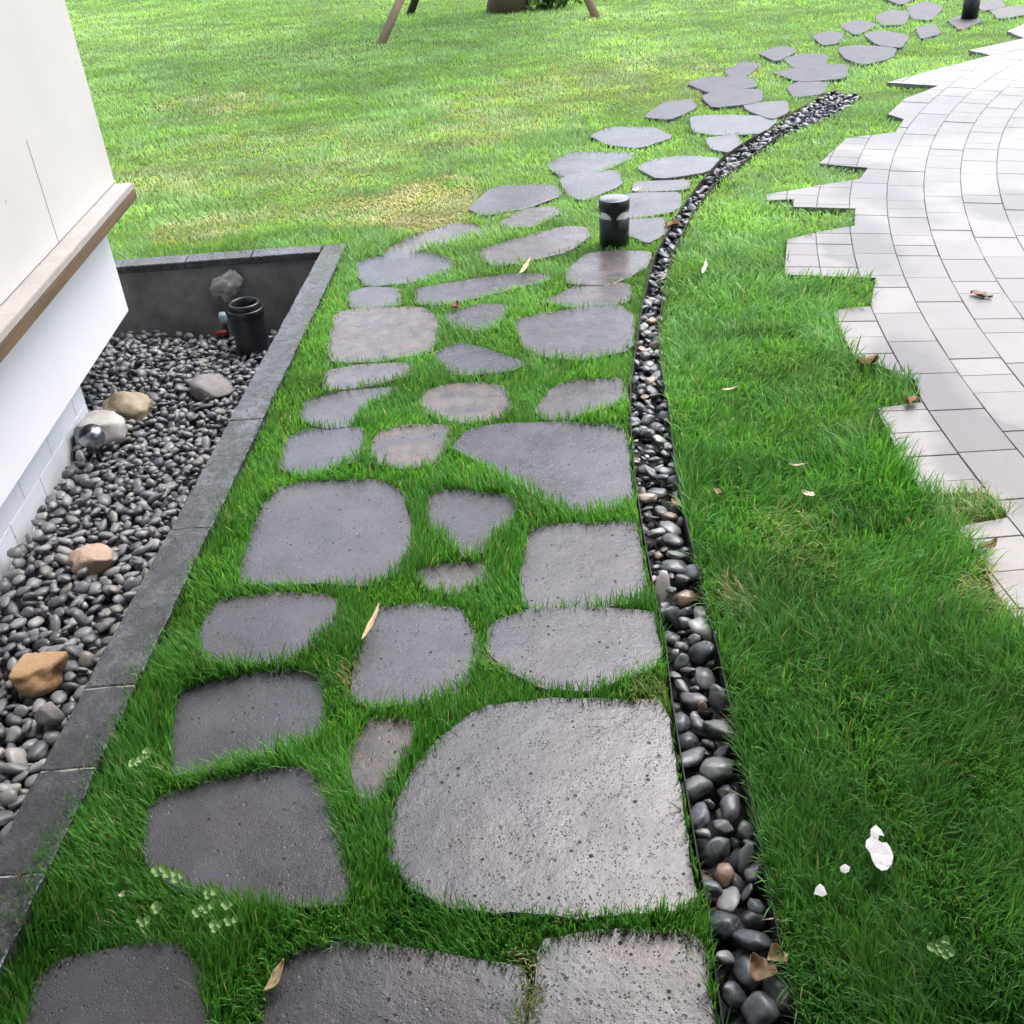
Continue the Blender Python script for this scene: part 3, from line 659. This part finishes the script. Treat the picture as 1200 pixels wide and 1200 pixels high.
# ------------------------------------------------------------------ boulders in the sunken bed
def boulder(px, py, wpx, hpx, mat, label, seed, lump=.28, z=None, rot=0, flatten=.75):
    zz = bed_z(-1.4, 3) + .0 if z is None else z
    P = G(px, py, zz); s = wpx/PXS(P)/2
    bm = bmesh.new(); bmesh.ops.create_icosphere(bm, subdivisions=4, radius=1); off = Vector((seed*4.1, seed*2.3, 5.5)); pls = planes(seed+40, 9 if lump > .15 else 3, .62, .95)
    for v in bm.verts:
        n_ = v.co.normalized(); q = Vector((round(n_.x*1.6)/1.6, round(n_.y*1.6)/1.6, round(n_.z*1.6)/1.6))
        v.co = n_*(1+lump*mnoise.noise(n_*1.0+off)*1.6+lump*.4*mnoise.noise(n_*2.6+off)+.02*mnoise.noise(n_*7+off))
        v.co = facet(v.co, pls, .9)+n_*.018*mnoise.noise(n_*9+off); v.co.z *= flatten; v.co.y *= .8; v.co = Matrix.Rotation(rot, 3, 'Z') @ v.co; v.co *= s
    me = bm_mesh('boulder', bm, mat, True); o = obj('boulder', me, label=label, cat='stone', group='larger stones lying on the pebble bed')
    o.location = (P[0], P[1]+s*.3, zz+s*flatten*.45); return o
M_OLIVE = mat_rock('olive_rock', (.15, .125, .08), (.26, .215, .14), (.36, .31, .22)); M_PALE = mat_rock('pale_rock', (.24, .235, .22), (.36, .35, .33), (.45, .44, .42))
M_GREY = mat_rock('grey_rock', (.09, .085, .085), (.16, .15, .15), (.24, .23, .225)); M_PINK = mat_rock('pink_rock', (.26, .18, .13), (.38, .275, .205), (.45, .35, .28)); M_OCHRE = mat_rock('ochre_rock', (.19, .105, .045), (.33, .20, .10), (.42, .30, .18))
boulder(150, 490, 66, 36, M_OLIVE, 'flat olive-tan boulder behind the pale round one by the house', 1, rot=.3, flatten=.55)
boulder(116, 522, 66, 54, M_PALE, 'pale grey rounded boulder behind the shiny ball spotlight', 2, .2, flatten=.85)
boulder(244, 466, 58, 30, M_GREY, 'smooth dark grey boulder near the retaining wall', 3, .16, rot=-.5, flatten=.55)
boulder(106, 670, 60, 38, M_PINK, 'pinkish tan angular stone in the middle of the bed', 4, .3, rot=.2, flatten=.62)
boulder(42, 806, 70, 64, M_OCHRE, 'ochre brown stone, nearest and largest in the bed', 5, .28, rot=.7, flatten=.72)
boulder(60, 846, 34, 30, M_GREY, 'small greenish grey egg-shaped stone below the ochre one', 6, .1, flatten=.85)
# spotlight ball
P = G(117, 520, -.29)
sp = empty('spotlight', (P[0]+.02, P[1]-.09, -.265), label='small shiny black and silver ball spotlight against the pale boulder', cat='lamp')
r_ = .047
def uvs(name, a0, a1, mat, rr=r_): return lathe(name, [(rr*math.sin(a), rr*math.cos(a)) for a in np.linspace(a0, a1, 18)], mat, 32)
o = obj('housing', uvs('housing', .0, 1.25, BLACK, r_*1.004), parent=sp); o.location = (0, 0, .055); o.rotation_euler = (-.3, -.55, 0)
o = obj('shell', uvs('shell', 1.2, math.pi, CHROME), parent=sp); o.location = (0, 0, .055); o.rotation_euler = (-.3, -.55, 0)
o = obj('spike', tube('spike', [(0, 0, -.06), (0, 0, .02)], .008, BLACK), parent=sp)

# ------------------------------------------------------------------ drain pipe, valve, torn foam on the back wall
P = G(298, 410, -.34)
pipe = empty('drain_pipe', (P[0], P[1], -.36), label='black plastic drain pipe stub standing by the back wall', cat='pipe')
obj('pipe_body', lathe('pipe_body', [(.077, 0), (.074, .20), (.072, .205), (.066, .205), (.066, .02), (0, .02)], PLASTIC), parent=pipe)
obj('collar', lathe('collar', [(.0745, .195), (.080, .197), (.082, .203), (.082, .222), (.079, .226), (.074, .226), (.073, .21), (.0745, .195)], PLASTIC), parent=pipe)
obj('rim', lathe('rim', [(.064, .20), (.071, .2265), (.069, .247), (.066, .250), (.058, .250), (.055, .247), (.055, .20)], PLASTIC), parent=pipe)
BLUE = mat_simple('pale_blue_plastic', (.30, .42, .46), .4); RED = mat_simple('red_plastic', (.35, .03, .025), .4); FOAM = mat_rock('foam', (.24, .225, .20), (.36, .34, .31), (.46, .44, .41))
P = G(265, 398, -.33)
vl = empty('valve', (P[0], P[1]+.03, -.36), label='small water valve with pale blue fitting and red handle beside the drain pipe', cat='valve')
obj('riser', tube('riser', [(0, 0, 0), (0, 0, .13)], .011, PLASTIC), parent=vl); obj('fitting', lathe('fitting', [(0, .10), (.017, .10), (.019, .115), (.019, .135), (.014, .15), (0, .15)], BLUE, 20), parent=vl)
obj('handle', tube('handle', [(-.045, -.012, .055), (-.012, -.016, .062), (.006, -.014, .06)], [.010, .013, .008], RED), parent=vl)
bm = bmesh.new(); bmesh.ops.create_icosphere(bm, subdivisions=4, radius=1)
for v in bm.verts:
    n_ = v.co.normalized(); d = 1+.45*mnoise.noise(n_*1.7+Vector((3, 1, 2)))+.12*mnoise.noise(n_*6)
    v.co = Vector((n_.x*.070*d, n_.y*.032*d, n_.z*.062*d))
fo = obj('foam_lump', bm_mesh('foam_lump', bm, FOAM, True), label='pale torn lump of foam stuck on the back wall behind the drain pipe', cat='foam')
Pf = G(268, 345, -.10); fo.location = (Pf[0]*(YB0+.0)/Pf[1], YB0+.0, -.115); fo.rotation_euler = (0, -.5, 0)

# ------------------------------------------------------------------ bollard lamps
def bollard(loc, label):
    b = empty('bollard_light', loc, label=label, cat='lamp', group='low black bollard lights along the path')
    obj('body', lathe('body', [(0, -.02), (.066, -.02), (.066, .138), (.063, .142), (0, .142)], BLACK), parent=b)
    obj('lens', lathe('lens', [(.058, .136), (.058, .182)], LENS), parent=b)
    cap = obj('cap', lathe('cap', [(0, .171), (.060, .171), (.0675, .174), (.0675, .216), (.064, .221)], BLACK), parent=b)
    obj('cap_top', lathe('cap_top', [(.064, .221), (.058, .2225), (0, .2228)], CAPTOP), parent=cap)
    for k in range(3):            # flared struts that carry the cap
        a = R(-98)+k*2*math.pi/3; V = []; F = []
        m = 7
        for z, hw in ((.143, .009), (.158, .016), (.178, .046)):
            for i in range(m):
                t = a+(i/(m-1)-.5)*2*hw/.066
                for rr in (.0655, .054): V.append((rr*math.cos(t), rr*math.sin(t), z))
        for L_ in range(2):
            for i in range(m-1):
                p = L_*2*m+2*i; q = p+2*m; F += [(p, p+2, q+2, q), (p+1, q+1, q+3, p+3)]
            for i in (0, m-1): p = L_*2*m+2*i; q = p+2*m; F.append((p, q, q+1, p+1))
        obj('strut', mesh_from('strut', V, F, BLACK), parent=b)
    return b
P = G(720, 289, -.02); bollard((P[0], P[1], -.025), 'short black bollard light with white lens standing among the path stones')
P = G(1136, 20); bollard((P[0], P[1], 0), 'far black bollard light at the top right edge of the picture')

# ------------------------------------------------------------------ tree with stakes
tb = np.array([.35, 11.85, 0])
tree = empty('tree', tuple(tb), label='brown tree trunk propped by wooden stakes on the far lawn', cat='tree')
tp = []; tr = []
for k in range(14): z = k*.3-.05; tp.append((.03*math.sin(k), .03*math.cos(k*1.3), z)); tr.append(.185-.006*k+(.05 if k == 0 else 0)+.008*(k % 2))
trunk = obj('trunk', tube('trunk', tp, tr, BARK, 18), parent=tree)
for k in range(8):
    a = k*.8; obj('limb', tube('limb', [(0, 0, 3.3), (.6*math.cos(a), .6*math.sin(a), 3.9+.2*(k % 3)), (1.3*math.cos(a), 1.3*math.sin(a), 4.5+.3*(k % 3))], [.07, .05, .02], BARK, 8), parent=tree)
def leaf_cloud(n, cfun, size, colr, g):
    C = cfun(n); a = g.normal(size=(n, 3)); a /= np.linalg.norm(a, axis=1)[:, None]; b = np.cross(a, g.normal(size=(n, 3))); b /= np.linalg.norm(b, axis=1)[:, None]
    s = size*g.uniform(.7, 1.3, (n, 1)); V = np.stack([C-a*s, C+b*s*.3, C+a*s, C-b*s*.3], 1).reshape(-1, 3); F = np.arange(4*n).reshape(-1, 4)
    col = np.repeat(np.concatenate([colr*g.uniform(.6, 1.3, (n, 1)), np.ones((n, 1))], 1), 4, 0); return V, F, col
g2 = np.random.default_rng(5)
def crown(n):
    cl = g2.normal(size=(60, 3)); cl /= np.linalg.norm(cl, axis=1)[:, None]; cl = cl*np.array([1.5, 1.5, .9])*g2.uniform(.5, 1, (60, 1))+np.array([0, 0, 4.7])
    return cl[g2.integers(0, 60, n)]+g2.normal(0, .22, (n, 3))
V, F, c = leaf_cloud(9000, crown, .10, np.array([.05, .11, .02]), g2); obj('crown', mesh_np('crown', V, [F], GRASS, c), parent=tree, kind='stuff')
V, F, c = leaf_cloud(260, lambda n: np.array([.42, -.05, .07])+g2.normal(0, 1, (n, 3))*np.array([.12, .08, .05]), .06, np.array([.06, .14, .02]), g2); obj('basal_shoot', mesh_np('basal_shoot', V, [F], GRASS, c), parent=tree, kind='stuff')
for (fx, fy), mt, lb in (((447, 48), STAKE, 'pale wooden stake left of the trunk, nearest and longest'), ((481, 13), STAKED, 'dark wooden stake just left of the trunk, behind the pale one'), ((698, 18), STAKE, 'pale wooden stake leaning to the trunk from its right')):
    P = G(fx, fy); e = np.array([tb[0], tb[1], 1.9]); d = e-P; p0 = P-d*.03
    obj('wooden_stake', tube('wooden_stake', [p0+d*t+rng.normal(0, .006, 3) for t in np.linspace(0, .97, 7)], [.042, .041, .042, .040, .040, .039, .038], mt, 12), label=lb, cat='stake', group='stakes propping the tree')

# ------------------------------------------------------------------ fallen leaves, paper, weeds
L_STRAW = mat_leaf('straw_leaf', (.36, .26, .13), (.46, .35, .20)); L_BROWN = mat_leaf('brown_leaf', (.15, .05, .02), (.22, .085, .035)); L_TAN = mat_leaf('tan_leaf', (.20, .12, .07), (.30, .19, .115)); L_PALE = mat_leaf('pale_leaf', (.40, .36, .24), (.50, .45, .33))
PAPER = mat_leaf('white_paper', (.56, .56, .56), (.64, .64, .64))
def leaf(px, py, ex, ey, wid, mat, label, z=.006, curl=.02, name='fallen_leaf', n=17):
    A, B = G(px, py, z), G(ex, ey, z); d = B-A; L_ = np.linalg.norm(d); t = d/L_; nn = np.array([-t[1], t[0], 0]); V = []; F = []; sd_ = random.random()*50
    for i in range(n):
        u_ = i/(n-1); wv = wid*math.sin(math.pi*min(.985, max(.02, u_**.85)))**.8*(1+.22*mnoise.noise(Vector((u_*5, sd_, 0)))); c = A+d*u_+np.array([0, 0, curl*(u_-.4)**2*1.2])
        c = c+nn*wid*.35*mnoise.noise(Vector((u_*2.2, sd_, 3)))
        for k in range(5):
            q = (k-2)/2; cr = .22*wid*mnoise.noise(Vector((u_*4, q*1.6, sd_)))
            V.append(c+nn*wv*q*.5*(1-.12*abs(q))+np.array([0, 0, q*q*wid*.22+cr]))
    for i in range(n-1):
        for k in range(4): a = 5*i+k; F.append((a, a+1, a+6, a+5))
    me = mesh_from(name, V, F, mat, True); o = obj(name, me, label=label, cat='leaf')
    m = o.modifiers.new('thick', 'SOLIDIFY'); m.thickness = .0005; return o
leaf(424, 752, 445, 711, .016, L_STRAW, 'long straw-coloured bamboo leaf between two path stones', .03)
leaf(609, 322, 622, 304, .022, L_STRAW, 'straw leaf strip lying by the long narrow stone', .03)
leaf(824, 322, 828, 306, .018, L_PALE, 'pale dry leaf in the grass verge beside the channel', .035)
leaf(1005, 424, 1027, 430, .075, L_BROWN, 'curled rust-brown leaf on the patio edge', .012, .05)
leaf(1137, 344, 1163, 349, .045, L_TAN, 'flat tan leaf on the pale pavers', .006, .004)
leaf(1147, 644, 1166, 637, .03, L_BROWN, 'small curled brown leaf on the nearest paver tooth', .008, .03)
leaf(940, 577, 955, 585, .022, L_PALE, 'pale curled leaf in the middle of the grass verge', .045)
leaf(836, 574, 848, 582, .018, L_TAN, 'small tan leaf on grass right of the channel', .045)
leaf(845, 458, 866, 455, .012, L_PALE, 'thin pale dry leaf in the verge near the channel', .045)
leaf(924, 545, 946, 546, .008, L_PALE, 'thin dry grass leaf in the verge above the pale curled one', .05)
leaf(878, 1128, 912, 1150, .045, L_TAN, 'crumpled tan leaf on the channel pebbles', -.01, .05)
leaf(906, 1112, 922, 1136, .035, L_STRAW, 'crumpled straw leaf beside the metal edging on pebbles', -.005, .04)
leaf(788, 585, 800, 598, .022, L_TAN, 'small tan leaf on pebbles in the middle of the channel', -.012, .02)
leaf(782, 268, 792, 262, .06, L_BROWN, 'brown leaf in the channel bend by the bollard light', -.01, .03)
leaf(530, 362, 538, 357, .03, L_BROWN, 'tiny brown leaf at the edge of a small stone', .012, .03)
leaf(740, 226, 752, 221, .035, L_PALE, 'tiny pale leaf on grass behind the bollard light', .03, .03)
leaf(1076, 472, 1060, 470, .05, L_BROWN, 'dark leaf scrap at the end of the grass notch', .012, .01)
leaf(312, 1165, 335, 1128, .02, L_STRAW, 'dry straw leaf along the left edge of the bottom middle stone', .012, .015)
leaf(140, 1052, 147, 1046, .012, L_PALE, 'tiny pale leaf in the grass by the clover', .05, .01)
def scrap(px, py, outline, label, z):
    P = G(px, py, z); s = 1/PXS(P); V = []; n = len(outline)
    for (dx, dy) in outline: q = G(px+dx, py+dy, z); V.append((q[0]-P[0], q[1]-P[1], .010*math.sin(dx*.16)+.006*math.cos(dy*.13)))
    bm = bmesh.new(); bm.faces.new([bm.verts.new(v) for v in V]); bmesh.ops.recalc_face_normals(bm, faces=bm.faces); bmesh.ops.triangulate(bm, faces=bm.faces); bmesh.ops.subdivide_edges(bm, edges=bm.edges, cuts=1); bmesh.ops.triangulate(bm, faces=bm.faces)
    for v in bm.verts: v.co.z = .004*mnoise.noise(v.co*45)
    o = obj('paper_scrap', bm_mesh('paper_scrap', bm, PAPER), label=label, cat='paper', group='white paper scraps on the grass'); o.location = P
    m = o.modifiers.new('thick', 'SOLIDIFY'); m.thickness = .001
scrap(1030, 995, [(-4,-28),(3,-22),(6,-14),(0,-15),(-1,-10),(3,-7),(9,-8),(13,-3),(17,8),(15,18),(9,25),(3,27),(-3,22),(-8,12),(-10,4),(-16,-2),(-15,-10),(-10,-14),(-10,-22)], 'ragged white paper scrap on the grass, the largest', .038)
scrap(990, 1018, [(-6,-2),(0,-5),(6,-2),(5,3),(0,5),(-4,3)], 'small white paper scrap left of the ragged one', .036)
scrap(961, 1043, [(-7,4),(-5,-3),(0,-7),(5,-3),(8,5),(2,7)], 'small white paper scrap nearest to the channel', .036)
CLOVER = mat_leaf('clover', (.17, .34, .08), (.26, .44, .15))
def clover(pts, label):
    P0 = G(*pts[0], .062); P0[2] = 0; w_ = empty('clover_weed', tuple(P0), label=label, cat='weed')
    for (x, y) in pts:
        q = G(x, y, .062)-P0
        for k in range(3):
            a = k*2.094+rng.uniform(0, 1); rr = .0065*rng.uniform(.8, 1.2); c = q+np.array([math.cos(a)*rr, math.sin(a)*rr, rng.uniform(-.003, .003)])
            V = [c+np.array([0, 0, -.002])]+[c+np.array([rr*math.cos(t), rr*math.sin(t), .0015*math.sin(2*t)+.003*math.cos(t-1)]) for t in np.linspace(0, 2*math.pi, 9)[:-1]]
            obj('leaflet', mesh_from('leaflet', V, [(0, i+1, (i+1) % 8+1) for i in range(8)], CLOVER), parent=w_)
        obj('stalk', tube('stalk', [(q[0]+.01, q[1], 0), (q[0], q[1], q[2]-.003)], .0007, CLOVER, 5), parent=w_)
clover([(242, 1062), (266, 1058), (253, 1085), (270, 1078), (246, 1048), (232, 1066)], 'pale clover weed with round leaves right of the small one')
clover([(185, 1020), (206, 1026), (183, 1064), (167, 1080), (196, 1019)], 'paler sparse clover weed at the lower left slab corner')
clover([(165, 888), (156, 893), (172, 883)], 'small clover weed in grass beside the slate coping')
clover([(1098, 1110), (1108, 1116), (1106, 1107)], 'small green weed low in the right grass verge')

# ------------------------------------------------------------------ grass
def grass():
    g = np.random.default_rng(21)
    rr = np.linspace(.55, 19, 4000); dens = 46000*np.minimum(1, (1.5/rr)**1.55); pdf = dens*rr; cdf = np.cumsum(pdf); half = R(46)
    N = int(cdf[-1]*(rr[1]-rr[0])*2*half); cdf /= cdf[-1]
    r_ = np.interp(g.random(N), cdf, rr); th = g.uniform(-half, half, N)
    P = np.stack([r_*np.sin(th), r_*np.cos(th)], 1)
    # denser seams between the slabs
    Q = np.stack([np.interp(g.random(N//2), cdf, rr), g.uniform(-half, half, N//2)], 1); Q = Q[Q[:, 0] < 5.2]; Qp = np.stack([Q[:, 0]*np.sin(Q[:, 1]), Q[:, 0]*np.cos(Q[:, 1])], 1); km = inpoly(Qp, path_poly)
    P = np.concatenate([P, Qp[km]]); r_ = np.concatenate([r_, Q[km, 0]]); N = len(P)
    bad = inpoly(P, CHANNEL) | inpoly(P+np.stack([vnoise(P[:, 0]*40, P[:, 1]*40, 41)-.5, vnoise(P[:, 0]*40, P[:, 1]*40, 42)-.5], 1)*.03, patio) | inpoly(P, OVERHANG)
    stone_in = np.zeros(N, bool)
    for pl in stones:
        cc = np.mean(pl, axis=0); sz = np.mean([np.hypot(*(q-cc)) for q in pl]); stone_in |= inpoly(P, [cc+(q-cc)*(1-.003/sz) for q in chaikin(pl, 1, .2)])
    bad |= stone_in | (P[:, 1] < .55)
    bl = G(720, 289, -.02); bad |= np.hypot(P[:, 0]-bl[0], P[:, 1]-bl[1]) < .066
    # keep the lawn thin at the trunk and in worn patches
    P = P[~bad]; r_ = r_[~bad]; n = len(P); x, y = P[:, 0], P[:, 1]
    n1 = vnoise(x*1.7, y*1.7, 1)*.6+vnoise(x*4.1, y*4.1, 2)*.4; n2 = vnoise(x*9, y*9, 3); n3 = vnoise(x*.8+5, y*.8, 4)
    # distinct worn, straw-coloured patches
    dry = np.zeros(n)
    for (px, py, rx, ry, a) in [(485,234,.36,.34,1.3),(440,246,.3,.2,.6),(232,262,.25,.2,.8),(262,118,.45,.45,.7),(560,146,.35,.5,.6),(330,205,.6,.3,.45),(380,240,.3,.2,.6),(200,205,.4,.3,.5),(735,90,.9,.7,.5),(610,120,.5,.6,.4),(480,165,.5,.4,.4),(330,160,.6,.4,.35),(865,700,.06,.10,.35),(930,650,.12,.16,.25),(1190,690,.12,.16,.6),(585,765,.02,.05,.7),(620,1165,.03,.06,.8),(415,790,.03,.06,.6),(770,810,.05,.03,.5),(1150,600,.1,.1,.5)]:
        c = G(px, py); q = np.hypot((x-c[0])/rx, (y-c[1])/ry)+(vnoise(x*5, y*5, 8)-.5)*1.1+(vnoise(x*16, y*16, 9)-.5)*.5; dry = np.maximum(dry, (a if a > 1 else a*.7)*np.clip((1.35-q)*1.6, 0, 1))
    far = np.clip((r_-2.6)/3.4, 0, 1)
    dry = np.clip(dry+far*np.clip(n3*.5+n1*.7-.62, 0, .35)*.35, 0, 1)
    lawn = ((y > 4.68) & (x < .2)) | (r_ > 5.5)
    verge = inpoly(P, np.array(chr_ + [(1.6, 8.0), (3.0, 4.0), (3.0, .3)]))
    ln = np.where(verge, .078, .060)*(1-.42*far)*(.35+1.3*n1)*g.uniform(.5, 1.2, n)*(1-.2*dry)
    ln *= np.where(lawn, .9, 1)
    wd = (.0023*np.maximum(1, r_/1.6)**.62)*g.uniform(.65, 1.25, n)*np.where(g.random(n) < .1, 1.8, 1)
    # lean: coherent tufts + individual scatter
    ta = 6.283*(vnoise(x*7, y*7, 11)+vnoise(x*2.1, y*2.1, 12)); az = ta+g.normal(0, 1.0, n); lean = np.clip(g.normal(.5, .26, n)*np.where(verge, 1.1, .68)+.7*dry+.3*far, .05, 1.35)
    dx, dy = np.cos(az), np.sin(az); sx, sy = -dy, dx
    # width axis turned a little at random so not all blades face up
    tw = g.uniform(-.9, .9, n); wx, wy = sx*np.cos(tw)+dx*np.sin(tw), sy*np.cos(tw)+dy*np.sin(tw)
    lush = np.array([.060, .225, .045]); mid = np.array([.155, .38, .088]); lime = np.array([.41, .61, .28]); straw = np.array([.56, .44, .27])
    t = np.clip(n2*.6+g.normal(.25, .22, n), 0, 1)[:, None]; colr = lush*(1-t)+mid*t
    fl = (far*np.clip(.72+.5*(n3-.5)+g.normal(0, .12, n), 0, 1))[:, None]; colr = colr*(1-fl)+lime*fl  # blades bleach with distance: far glare painted into their colour
    sb = (g.random(n) < .03*(1-far)+.95*dry**1.2)[:, None]; sm = np.where(sb, g.uniform(.5, 1, (n, 1)), .25*dry[:, None]); colr = colr*(1-sm)+straw*sm
    colr *= (1+g.uniform(-.3, .3, n)*(1-.6*far))[:, None]*(.72+.56*vnoise(x*3.3, y*6.5, 31))[:, None]
    near = r_ < 5.0
    def build(m, levels):
        k = int(m.sum()); Vs = []; 
        for u_, wf in levels:
            hz = ln[m]*u_*np.cos(lean[m]*u_*.85); hd = ln[m]*u_*np.sin(lean[m]*u_*.85)*1.05
            c = np.stack([x[m]+dx[m]*hd, y[m]+dy[m]*hd, GZ+.002+hz], 1)
            if wf > 0:
                s = np.stack([wx[m], wy[m], np.zeros(k)], 1)*(wd[m]*wf/2)[:, None]; Vs += [c-s, c+s]
            else: Vs.append(c)
        nv = len(Vs); V = np.stack(Vs, 1).reshape(-1, 3); b = np.arange(k)[:, None]*nv; F = []
        nl = len(levels)-1
        for q in range(nl-1): F.append(b+np.array([[2*q, 2*q+1, 2*q+3, 2*q+2]]))
        F.append(b+np.array([[2*(nl-1), 2*(nl-1)+1, 2*nl]]))
        col = np.concatenate([np.repeat(colr[m], nv, 0), np.ones((k*nv, 1))], 1); return V, F, col
    regions = [('verge_grass', verge & ~lawn, 'long green grass of the verge between the pebble channel and the patio'), ('path_grass', ~verge & ~lawn, 'green grass growing in the gaps between the path stones'), ('lawn_grass', lawn, 'pale green mown lawn with straw-coloured worn patches')]
    for nm, mk, lb in regions:
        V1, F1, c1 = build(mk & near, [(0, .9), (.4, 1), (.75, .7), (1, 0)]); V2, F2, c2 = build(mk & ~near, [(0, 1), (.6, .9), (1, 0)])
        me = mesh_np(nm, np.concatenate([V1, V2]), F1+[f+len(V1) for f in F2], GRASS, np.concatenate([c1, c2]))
        obj(nm, me, kind='stuff', label=lb, cat='grass')
    print('blades', n, 'near', int(near.sum()))
grass()
